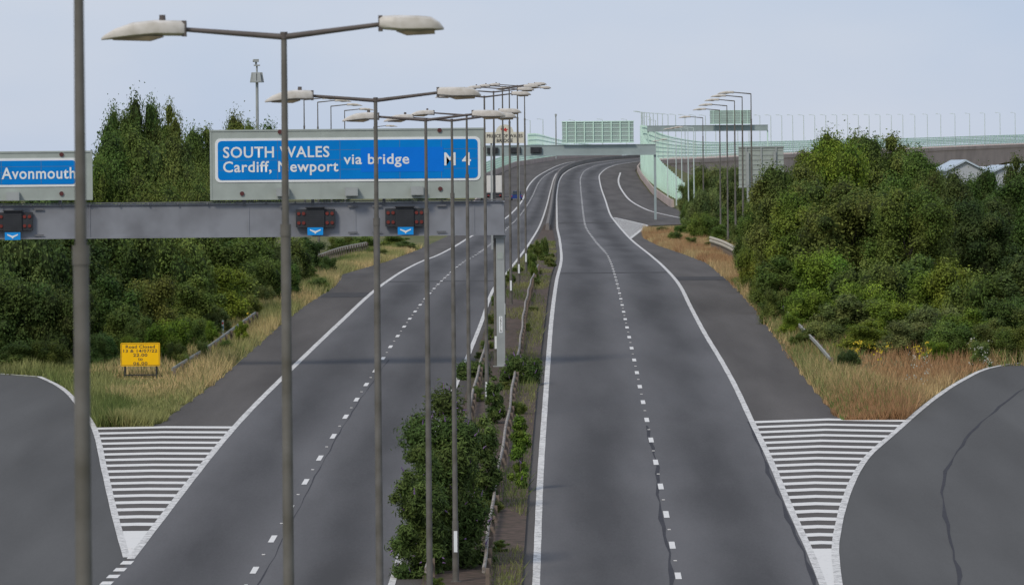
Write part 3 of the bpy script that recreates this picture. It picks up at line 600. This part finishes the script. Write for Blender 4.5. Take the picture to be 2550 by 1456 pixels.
direction_sign(527,1208,322,495,545,1190,349,446,'wide blue motorway direction sign in grey frame',
  [('SOUTH WALES',558,822,365,393),('Cardiff, Newport',558,844,401,437),('via bridge',857,1020,383,417),('M',1107,1135,380,412),('4',1151,1173,380,412)],
  [(699,329),(1095,325),(1097,470),(605,482)],[(707,478),(877,477),(1040,475)],(900,1105,367,428))
direction_sign(-440,232,379,500,-425,193,402,461,'blue direction sign reading Avonmouth in grey frame',[('Avonmouth',8,192,417,446)],[(157,385),(157,482)],[(38,489)])
def lane_signal(px,py):
    o=P(px,py,GD); e=empty('lane_signal',(o.x,GD-.62,o.z),'black matrix lane signal with red lamps','traffic signal','lane signals on the gantry'); return e
def build_signal(e):
    mb=MB()
    for sx in(-1,1): a,b=sorted((sx*.37,sx*.80)); mb.box(a,b,-.12,.1,-.37,.37)
    mb.box(-.6,.6,.1,.16,-.3,.3); mb.obj('housing',M_black,e)
    mb=MB(); mb.box(-.365,.365,-.2,.1,-.40,.42); mb.box(-.40,.40,-.3,.1,.421,.46)
    for k in range(9): mb.box(-.33,.33,-.212,-.2,-.36+k*.085,-.34+k*.085)
    mb.obj('matrix_panel',M_black,e)
    for sx in(-1,1):
        for ix in(0,1):
            for iz in(-1,1):
                x=sx*(.48+.2*ix); z=iz*.19; MB().cyl((x,-.16,z),(x,-.121,z),.068,.075,12).obj('signal_lamp',M_redl,e)
S=lane_signal(787,543); build_signal(S)
for px,py in((1009,541),(36,551)): o=P(px,py,GD); copy_thing(S,(o.x,GD-.62,o.z))
AB=None
for px,py in((787,575),(1011,574),(36,587)):
    o=P(px,py,GD)
    if AB is None:
        AB=empty('lane_arrow_sign',(o.x,GD-.86,o.z),'small blue plate with white downward arrow','road sign','lane arrow plates'); MB().box(-.32,.32,0,.03,-.16,.15).box(-.04,.04,.03,.3,-.1,.1).obj('plate',M_blue3,AB)
        MB().prism([(-.22,.08),(0,0.0),(.22,.08),(.22,.03),(.04,-.06),(0,-.12),(-.04,-.06),(-.22,.03)],-.012,-.002).obj('arrow',M_white,AB)
    else: copy_thing(AB,(o.x,GD-.86,o.z))
# ------------------------------------------------------------------ far gantries and sign backs
def sign_back(px0,px1,py0,py1,d,label,mat,ribm,nr=7,legs=None,nh=5):
    o=P((px0+px1)/2,py1,d); s=d/F; w=(px1-px0)*s/2; h=(py1-py0)*s; e=empty('road_sign',(o.x,d,o.z),label,'road sign')
    MB().box(-w,w,0,.06,0,h).obj('panel',mat,e)
    mb=MB()
    for i in range(nr): x=-w+2*w*(i+.5)/nr; mb.box(x-.07,x+.07,-.14,-.004,-.1,h+.1)
    for i in range(nh): z=h*(i+.5)/nh; mb.box(-w,w,-.05,-.003,z-.03,z+.03)
    mb.box(-w-.06,w+.06,-.1,.07,h,h+.12); mb.box(-w-.06,w+.06,-.1,.07,-.12,0)
    mb.obj('support_ribs',ribm,e)
    if legs:
        g=float(ground_z(o.x,d))-o.z
        for x in legs: MB().box(w*x-.12,w*x+.12,-.3,-.15,g,h*.9).obj('post',ribm,e)
    return e
def far_gantry(px0,px1,py0,py1,d,label,mat,cm,sig=()):
    a=P(px0,(py0+py1)/2,d); b=P(px1,(py0+py1)/2,d); s=d/F; hh=(py1-py0)*s/2; zc=(a.z+b.z)/2; g=float(ground_z(b.x,d))
    e=empty('sign_gantry',(b.x,d,g),label,'gantry'); zc-=g; L=a.x-b.x
    MB().box(L,0,-.5,.5,zc-hh*.86,zc+hh*.86).box(L,.05,-.58,.58,zc+hh*.86,zc+hh).box(L,.05,-.58,.58,zc-hh,zc-hh*.86).obj('beam',mat,e)
    MB().box(-.2,.08,-.3,.3,0,zc-hh).obj('column',cm,e); MB().box(L,L+.35,-.3,.3,0,zc-hh).obj('column',cm,e)
    for px in sig:
        x=P(px,(py0+py1)/2,d).x-b.x; MB().box(x-.7,x+.7,-.8,-.6,zc-.35,zc+.4).box(x-.4,x+.4,-.9,-.8,zc-.25,zc+.3).obj('lane_signal',M_black,e)
far_gantry(1120,1632,361,388,700,'grey gantry over the distant carriageways',M_mintb,M_mintb,(1227,1283,1335))
sign_back(1400,1578,304,354,699,'back of a large green sign panel on gantry',M_mintd,M_mint,8)
far_gantry(1612,1912,312,327,1350,'pale gantry on the bridge approach',M_mintb,M_mint)
sign_back(1768,1870,276,308,1348,'back of small green sign on bridge gantry',M_mintd,M_mint,6)
sign_back(1840,1952,368,464,560,'back of a grey road sign on posts',M_frame,M_galv,3,legs=(-.6,.6),nh=8)
d=480; o=P(1257,357,d); s=d/F; g=float(ground_z(o.x,d)); e=empty('bridge_name_sign',(o.x,d,o.z),'cream bridge name board with red dragon emblem','road sign')
w=48*s; h=28*s; pts=[(-w,0),(-w,h)]+[(-22*s,h)]+[(-22*s*math.cos(a),h+19*s*math.sin(a)) for a in np.linspace(.3,math.pi-.3,8)]+[(22*s,h),(w,h),(w,0)]
MB().prism(pts[::1],0,.1).obj('board',M_cream,e)
text_part('PRINCE OF WALES',-w*.93,w*.93,h*.50,h*.82,-.02,M_text,e,.02); text_part('BRIDGE',-w*.42,w*.42,h*.08,h*.40,-.02,M_text,e,.02)
dr=[(-9,2),(-5,2),(-4,5),(0,4),(3,2),(7,2),(5,5),(8,7),(10,6),(9,9),(5,9),(3,13),(-1,9),(-6,14),(-5,8),(-9,9),(-11,12),(-11,7),(-7,5)]
MB().prism([(x*s*.85,h+(y-1)*s*.95) for x,y in dr][::-1],-.02,-.002).obj('emblem',M_red,e)
for x in(-.7,.7): MB().box(w*x-.08,w*x+.08,.11,.25,g-o.z,h).obj('post',M_galv,e)
# ------------------------------------------------------------------ road closed sign
px,py=350,940; d=SGD; o=P(px,py,d); g=float(ground_z(o.x,d)); s=d/F; e=empty('road_closed_sign',(o.x,d,g),'yellow temporary road closed notice on a low frame','road sign')
zt=P(350,853,d).z-g; zb=P(350,911,d).z-g; w=49*s; MB().prism(rrect(-w,w,zb,zt,.05),-.03,0).obj('panel',M_yellow,e)
mb=MB(); mb.box(-w+.03,w-.03,-.034,-.031,zt-.045,zt-.03); mb.box(-w+.03,w-.03,-.034,-.031,zb+.03,zb+.045); mb.box(-w+.03,-w+.045,-.034,-.031,zb+.045,zt-.045); mb.box(w-.045,w-.03,-.034,-.031,zb+.045,zt-.045); mb.obj('border',M_text,e)
for i,(tx,hw) in enumerate([('Road Closed',.74),('13 & 14/07/22',.86),('22.00',.36),('to',.12),('06.00',.36)]):
    z=zt-.07-(i+1)*.168; text_part(tx,-w*hw,w*hw,z+.02,z+.145,-.037,M_text,e,.012)
mb=MB()
for x in(-w*.8,w*.8): mb.box(x-.025,x+.025,-.0,.05,-.1,zt-.1); mb.cyl((x,.05,zt-.3),(x,.8,0),.02,.02,6)
mb.box(-w*.8,w*.8,.0,.04,.12,.16); mb.obj('frame',M_black,e)
# ------------------------------------------------------------------ guard rails
def guard_rail(pts,label,mat=M_rail,sp=3.2,h=.61,wob=.0,k=1.0,up=None,post=True):
    E=Edge(pts); Y0,Y1=E.Yn,E.Yf; Ys=np.arange(Y0,Y1,sp/2); X=E(Ys)
    if wob: X=X+wob*np.sin(Ys*.35)+wob*.6*np.sin(Ys*.13+1)
    Z=ground_z(X,Ys)+ (0.13 if wob else 0); x0,y0,z0=X[0],Ys[0],Z[0]
    e=empty('guard_rail',(x0,y0,z0),label,'guard rail','guard rails'); prof2=[(0,-.155),(-.06,-.1),(-.06,-.05),(0,0),(-.06,.05),(-.06,.1),(0,.155),(.02,.1),(.02,-.1)]
    rings=[[(X[j]-x0+a,Ys[j]-y0,Z[j]-z0+h+b*k) for a,b in prof2] for j in range(len(Ys))]
    MB().loft(rings).obj('rail',mat,e)
    first=None
    for j in range(0,len(Ys),2):
        if j//2>=98: break
        if first is None: first=MB().box(-.05,.05,-.05,.05,-.2,h+.1*k).obj('post',M_post,e,loc=(X[j]-x0+.08,Ys[j]-y0,Z[j]-z0))
        else: kk=first.copy(); kk.location=(X[j]-x0+.08,Ys[j]-y0,Z[j]-z0); kk.parent=e; COL.objects.link(kk)
guard_rail([(1205,1470),(1222,1340),(1245,1200),(1265,1080),(1283,965),(1296,880),(1312,770),(1325,720),(1342,680)],'rusty weathered guard rail in the central reservation',sp=3.2,wob=.02,h=.42,k=.55)
guard_rail([(1062,1470),(1090,1360),(1150,1130),(1190,970),(1212,880)],'rusty guard rail beside the reservation bushes',wob=.015,h=.42,k=.55)
guard_rail([(430,945),(520,887),(590,835),(640,798)],'dull guard rail in long dry grass',M_railg,h=.45,k=.45)
guard_rail([(790,668),(850,645),(915,630)],'pale timber coloured barrier at verge',M_railt,h=.8)
guard_rail([(2068,925),(2035,885),(2002,850),(1965,808),(1935,775),(1900,740),(1870,712)],'low grey guard rail in tall grass',M_railg,h=.55,k=.55)
guard_rail([(1842,660),(1800,635),(1768,622)],'pale timber coloured barrier by lamp columns',M_railt,h=.9,k=1.6)
MP=None
for px,py in((555,838),(737,722),(1873,705)):
    d=row(px,py); o=P(px,py,d); g=float(ground_z(o.x,d))
    if MP is None:
        MP=empty('marker_post',(o.x,d,g),'short white marker post with red reflector','marker post','verge marker posts'); MB().prism([(-.045,0),(-.045,.75),(0,.8),(.045,.75),(.045,0)],-.03,.03).obj('post',M_polew,MP); MB().box(-.035,.035,-.04,-.031,.6,.7).obj('reflector',M_red,MP); MB().box(-.045,.045,-.037,-.0301,.42,.5).obj('band',M_blue,MP)
    else: copy_thing(MP,(o.x,d,g))
def wall(E,Y0,Y1,w,h,name,label,mat,off=0):
    Ys=ysamp(Y0,Y1); X=E(Ys)+off; Z=zr(Ys); mb=MB(); rings=[[(X[j]-w/2,y,Z[j]-.1),(X[j]+w/2,y,Z[j]-.1),(X[j]+w*.3,y,Z[j]+h),(X[j]-w*.3,y,Z[j]+h)] for j,y in enumerate(Ys)]
    mb.loft(rings); return tag(mb.obj(name,mat),label,'barrier')
wall(lambda Y:(WLr(Y)+WRl(Y))/2,row(1365,575),1590,.5,.85,'median_barrier','concrete barrier between the distant carriageways',M_concd)
wall(ESR,820,1600,.4,1.0,'parapet_wall','concrete parapet wall at bridge approach edge',M_conc,.5)
wall(EVL,780,1640,.4,1.0,'parapet_wall','concrete parapet wall along the far carriageway',M_conc,-.5)
# ------------------------------------------------------------------ viaduct, wind barrier, bridge lamps
FP=[(1702,508,900,3.4),(1642,474,1020,5.5),(1606,442,1150,7.8),(1597,412,1300,9),(1604,400,1450,9),(1660,394,1590,6.5),(1760,391,1690,4.6),(1880,385,1790,4.2),(2050,377,1930,3.9),(2300,367,2130,3.7),(2550,357,2280,3.6),(2900,348,2480,3.6)]
pw=np.array([list(P(a,b,c))+[h] for a,b,c,h in FP]); tk=np.concatenate([[0],np.cumsum(np.linalg.norm(np.diff(pw[:,:2],axis=0),axis=1))])
fx=[pchip(tk,pw[:,i]) for i in range(4)]
def fp(t): return np.array([float(f(t)) for f in fx])
TL=tk[-1]
def panel_fence(pts,mat,name,label,nr=6,th=.14,pr=.12):
    mb=MB()
    for c,h in pts: mb.box(c.x-pr,c.x+pr,c.y-pr,c.y+pr,c.z,c.z+h,0)
    for (a,h1),(b,h2) in zip(pts[:-1],pts[1:]):
        for k in range(nr):
            u=(k+.6)/nr
            mb.loft([[a+Vector((0,0,h1*u-th)),a+Vector((0,0,h1*u+th)),a+Vector((.05,.05,h1*u+th)),a+Vector((.05,.05,h1*u-th))],[b+Vector((0,0,h2*u-th)),b+Vector((0,0,h2*u+th)),b+Vector((.05,.05,h2*u+th)),b+Vector((.05,.05,h2*u-th))]])
    return tag(mb.obj(name,mat),label,'wind barrier')
def barrier(t0,t1,off,label,step=4.0,hs=1.0,pr=.12,nr=6):
    pts=[]
    for t in np.arange(t0,t1,step):
        p=fp(t); p2=fp(t+1); dv=Vector((p2[0]-p[0],p2[1]-p[1],0)).normalized(); nv=Vector((-dv.y,dv.x,0)); pts.append((Vector(p[:3])+nv*off,p[3]*hs))
    return panel_fence(pts,M_mint,'wind_barrier',label,pr=pr,nr=nr)
barrier(0,520,0,'mint green slatted steel wind barrier on the bridge',9.0,pr=.22,nr=9)
barrier(520,TL-2,0,'mint green slatted steel wind barrier on the bridge')
barrier(500,TL-2,28,'mint green wind barrier on the far deck edge',6.0,.8)
pts=[(Vector((float(EVL(y))-1.5,y,float(zr(y)))),3.0) for y in np.arange(1000,1630,5)]
panel_fence(pts,M_mint,'wind_barrier','mint green wind barrier along the far carriageway')
e=empty('viaduct',(pw[4,0],pw[4,1],0),'long curved concrete viaduct with haunched girders','bridge'); ox,oy=pw[4,0],pw[4,1]
ts=np.arange(tk[3]+40,TL-2,6.0); ra=[];rb=[]; PIT=96
for t in ts:
    p=fp(t); p2=fp(t+1); dv=Vector((p2[0]-p[0],p2[1]-p[1],0)).normalized(); nv=Vector((-dv.y,dv.x,0)); c=Vector((p[0]-ox,p[1]-oy,p[2]-.35)); a=c-nv*.6; b=c+nv*29
    ra.append([a,a-Vector((0,0,1.2)),b-Vector((0,0,1.2)),b])
    hd=5.4+1.6*abs(math.cos(math.pi*(t/PIT)))**3; a2=c-nv*.3-Vector((0,0,1.203)); b2=c+nv*27-Vector((0,0,1.203)); rb.append([a2,a2-Vector((0,0,hd))+nv*.3,b2-Vector((0,0,hd))-nv*.3,b2])
MB().loft(ra).obj('deck',M_conc,e); MB().loft(rb).obj('girder',M_conc,e)
k=math.ceil(ts[0]/PIT)
while k*PIT<TL-5:
    p=fp(k*PIT); p2=fp(k*PIT+1); dv=Vector((p2[0]-p[0],p2[1]-p[1],0)).normalized(); nv=Vector((-dv.y,dv.x,0)); mb=MB()
    for u in(6,20):
        c=Vector((p[0]-ox,p[1]-oy,0))+nv*u; mb.box(c.x-1.6,c.x+1.6,c.y-1.3,c.y+1.3,CAMZ-11,p[2]-7)
    mb.obj('pier',M_conc,e); k+=1
BL=None; t=tk[4]-60
gl='lamps along the bridge'
def bl(x,y,z,h=12.5,sx=-1):
    global BL
    if BL is None:
        BL=empty('bridge_lamp',(x,y,z),'slender pale green lamp column on the bridge','street lamp',gl); MB().cyl((0,0,0),(0,0,12.5),.15,.10,8).obj('column',M_polew,BL,smooth=True); MB().cyl((0,0,12.5),(-1.1,0,12.7),.06,.05,6).box(-1.9,-1.0,-.15,.15,12.62,12.8).obj('lantern',M_polew,BL)
    else: copy_thing(BL,(x,y,z),(1,1,h/12.5))
while t<TL-20:
    p=fp(t); bl(p[0],p[1],p[2]-.3); t+=23
for (px,py,pb,d) in [(1320,300,385,1750),(1352,298,385,1800),(1430,300,385,1900),(1500,298,384,1950),(1560,298,384,2000),(1620,292,384,1900),(1632,300,398,1500)]:
    a=P(px,py,d); b=P(px,pb,d); bl(a.x,d,b.z,a.z-b.z)
a=P(1385,290,1400); b=P(1385,395,1400); e=empty('mast',(b.x,1400,b.z),'slim grey mast beside the bridge','mast'); MB().cyl((0,0,0),(0,0,a.z-b.z),.2,.15,8).box(-.25,.25,-.25,.25,a.z-b.z,a.z-b.z+.6).obj('column',M_galv,e)
# ------------------------------------------------------------------ warehouses
for px,pt,d,w,lb in((2405,399,900,84,'pale blue grey roofed industrial shed'),(2505,412,950,50,'low pale shed with gabled roof')):
    o=P(px,430,d); g=float(ground_z(o.x,d)); s=d/F; top=P(px,pt,d).z-g; hw=w*s/2; ev=top-hw*.62; e=empty('warehouse',(o.x,d,g),lb,'building')
    MB().prism([(-hw,0),(-hw,ev),(0,top-.3),(hw,ev),(hw,0)],0,30).obj('wall',M_wall,e)
    MB().prism([(-hw-.4,ev-.1),(-hw-.4,ev+.15),(0,top+.1),(hw+.4,ev+.15),(hw+.4,ev-.1),(0,top-.2)],-.5,30.5).obj('roof',M_roof,e); MB().box(-1.5,1.5,-.06,-.002,0,3.5).obj('door',M_galv,e)
# ------------------------------------------------------------------ vehicles
d=930; o=P(1231,484,d); zg=float(ground_z(o.x,d)); e=empty('lorry',(o.x,d,zg),'white box lorry driving away on the slip lane','lorry')
MB().box(-1.25,1.25,0,8,1.1,3.9).box(-1.2,1.2,-.06,-.002,1.2,3.8).obj('cargo_box',M_lorw,e); MB().box(-1.2,1.2,8.3,10.2,.6,3.2).obj('cab',M_lorw,e); MB().box(-1.2,1.2,0,8.3,.75,1.09).box(-1.2,1.2,-.1,0,.55,.75).obj('chassis',M_black,e)
for x in(-1.05,1.05):
    for y in(1.2,2.6,9): MB().cyl((x-.16,y,.5),(x+.16,y,.5),.5,.5,16).obj('wheel',M_rubber,e)
for x in(-.95,.95): MB().box(x-.15,x+.15,-.13,-.101,.6,.72).obj('tail_light',M_red,e)
def car(px,py,d,mat,label):
    o=P(px,py,d); zg=float(zr(d))+.01; e=empty('car',(o.x,d,zg),label,'car')
    body=[(-.85,.3),(-.88,.75),(-.78,.92),(.78,.92),(.88,.75),(.85,.3)]; MB().loft([[(x,y,z if y>.1 else z*.95) for x,z in body] for y in(0,.1,4.1,4.2)]).obj('body',mat,e)
    MB().loft([[(-.72,y,.921),(.72,y,.921),(.6*k,y+dy,1.45),(-.6*k,y+dy,1.45)] for y,dy,k in((.35,.25,1),(3.0,-.4,1))]).obj('cabin',M_glass,e)
    MB().box(-.58,.58,.7,2.5,1.451,1.48).obj('roof',mat,e)
    for x in(-.78,.78):
        for y in(.8,3.3): MB().cyl((x-.1,y,.31),(x+.1,y,.31),.31,.31,14).obj('wheel',M_rubber,e)
        MB().box(x-.1,x+.08,-.02,-.001,.6,.72).obj('tail_light',M_red,e)
car(1287,496,900,M_carb,'dark blue hatchback on the distant carriageway')
# ------------------------------------------------------------------ world, sun, camera
w=bpy.data.worlds.new('World'); scene.world=w; w.use_nodes=True; nt=w.node_tree; L=nt.links; bg=nt.nodes['Background']; out=nt.nodes['World Output']
EL,AZ=math.radians(42),math.radians(212)
sky=N(nt,'ShaderNodeTexSky',sky_type='NISHITA'); sky.sun_disc=False; sky.sun_elevation=EL; sky.sun_rotation=AZ; L.new(sky.outputs[0],bg.inputs['Color']); bg.inputs['Strength'].default_value=0.09
tc=N(nt,'ShaderNodeTexCoord'); mp=N(nt,'ShaderNodeMapping'); mp.inputs['Scale'].default_value=(9,9,22); mp.inputs['Location'].default_value=(1.3,0,.6); L.new(tc.outputs['Generated'],mp.inputs['Vector'])
no=N(nt,'ShaderNodeTexNoise'); no.inputs['Scale'].default_value=1.0; no.inputs['Detail'].default_value=6; no.inputs['Roughness'].default_value=.45; L.new(mp.outputs[0],no.inputs['Vector'])
r=N(nt,'ShaderNodeValToRGB'); r.color_ramp.elements[0].position=.34; r.color_ramp.elements[0].color=(.48,.585,.77,1); r.color_ramp.elements[1].position=.66; r.color_ramp.elements[1].color=(.62,.675,.79,1); L.new(no.outputs['Fac'],r.inputs['Fac'])
b2=N(nt,'ShaderNodeBackground'); L.new(r.outputs['Color'],b2.inputs['Color']); b2.inputs['Strength'].default_value=1.02
ms=N(nt,'ShaderNodeMixShader'); ms.inputs[0].default_value=.88; L.new(bg.outputs[0],ms.inputs[1]); L.new(b2.outputs[0],ms.inputs[2]); L.new(ms.outputs[0],out.inputs['Surface'])
sv=Vector((math.sin(AZ)*math.cos(EL),math.cos(AZ)*math.cos(EL),math.sin(EL)))
sl=bpy.data.lights.new('sun','SUN'); sl.energy=1.9; sl.angle=math.radians(12); sl.color=(1,.92,.80); so=bpy.data.objects.new('sun',sl); so.rotation_euler=(-sv).to_track_quat('-Z','Y').to_euler(); so.location=(0,0,60); COL.objects.link(so)
cam=bpy.data.cameras.new('camera'); co=bpy.data.objects.new('camera',cam); COL.objects.link(co); cam.lens=200; cam.sensor_width=36; cam.shift_y=-(728-CY)/2550; cam.clip_start=.5; cam.clip_end=20000
co.matrix_world=Matrix.Translation((0,0,CAMZ))@Matrix.Rotation(TH,4,'Y')@Matrix.Rotation(math.radians(90),4,'X')
cam.dof.use_dof=True; cam.dof.focus_distance=240; cam.dof.aperture_fstop=9
scene.camera=co
scene.view_settings.view_transform='Standard'; scene.view_settings.look='None'; scene.view_settings.exposure=0
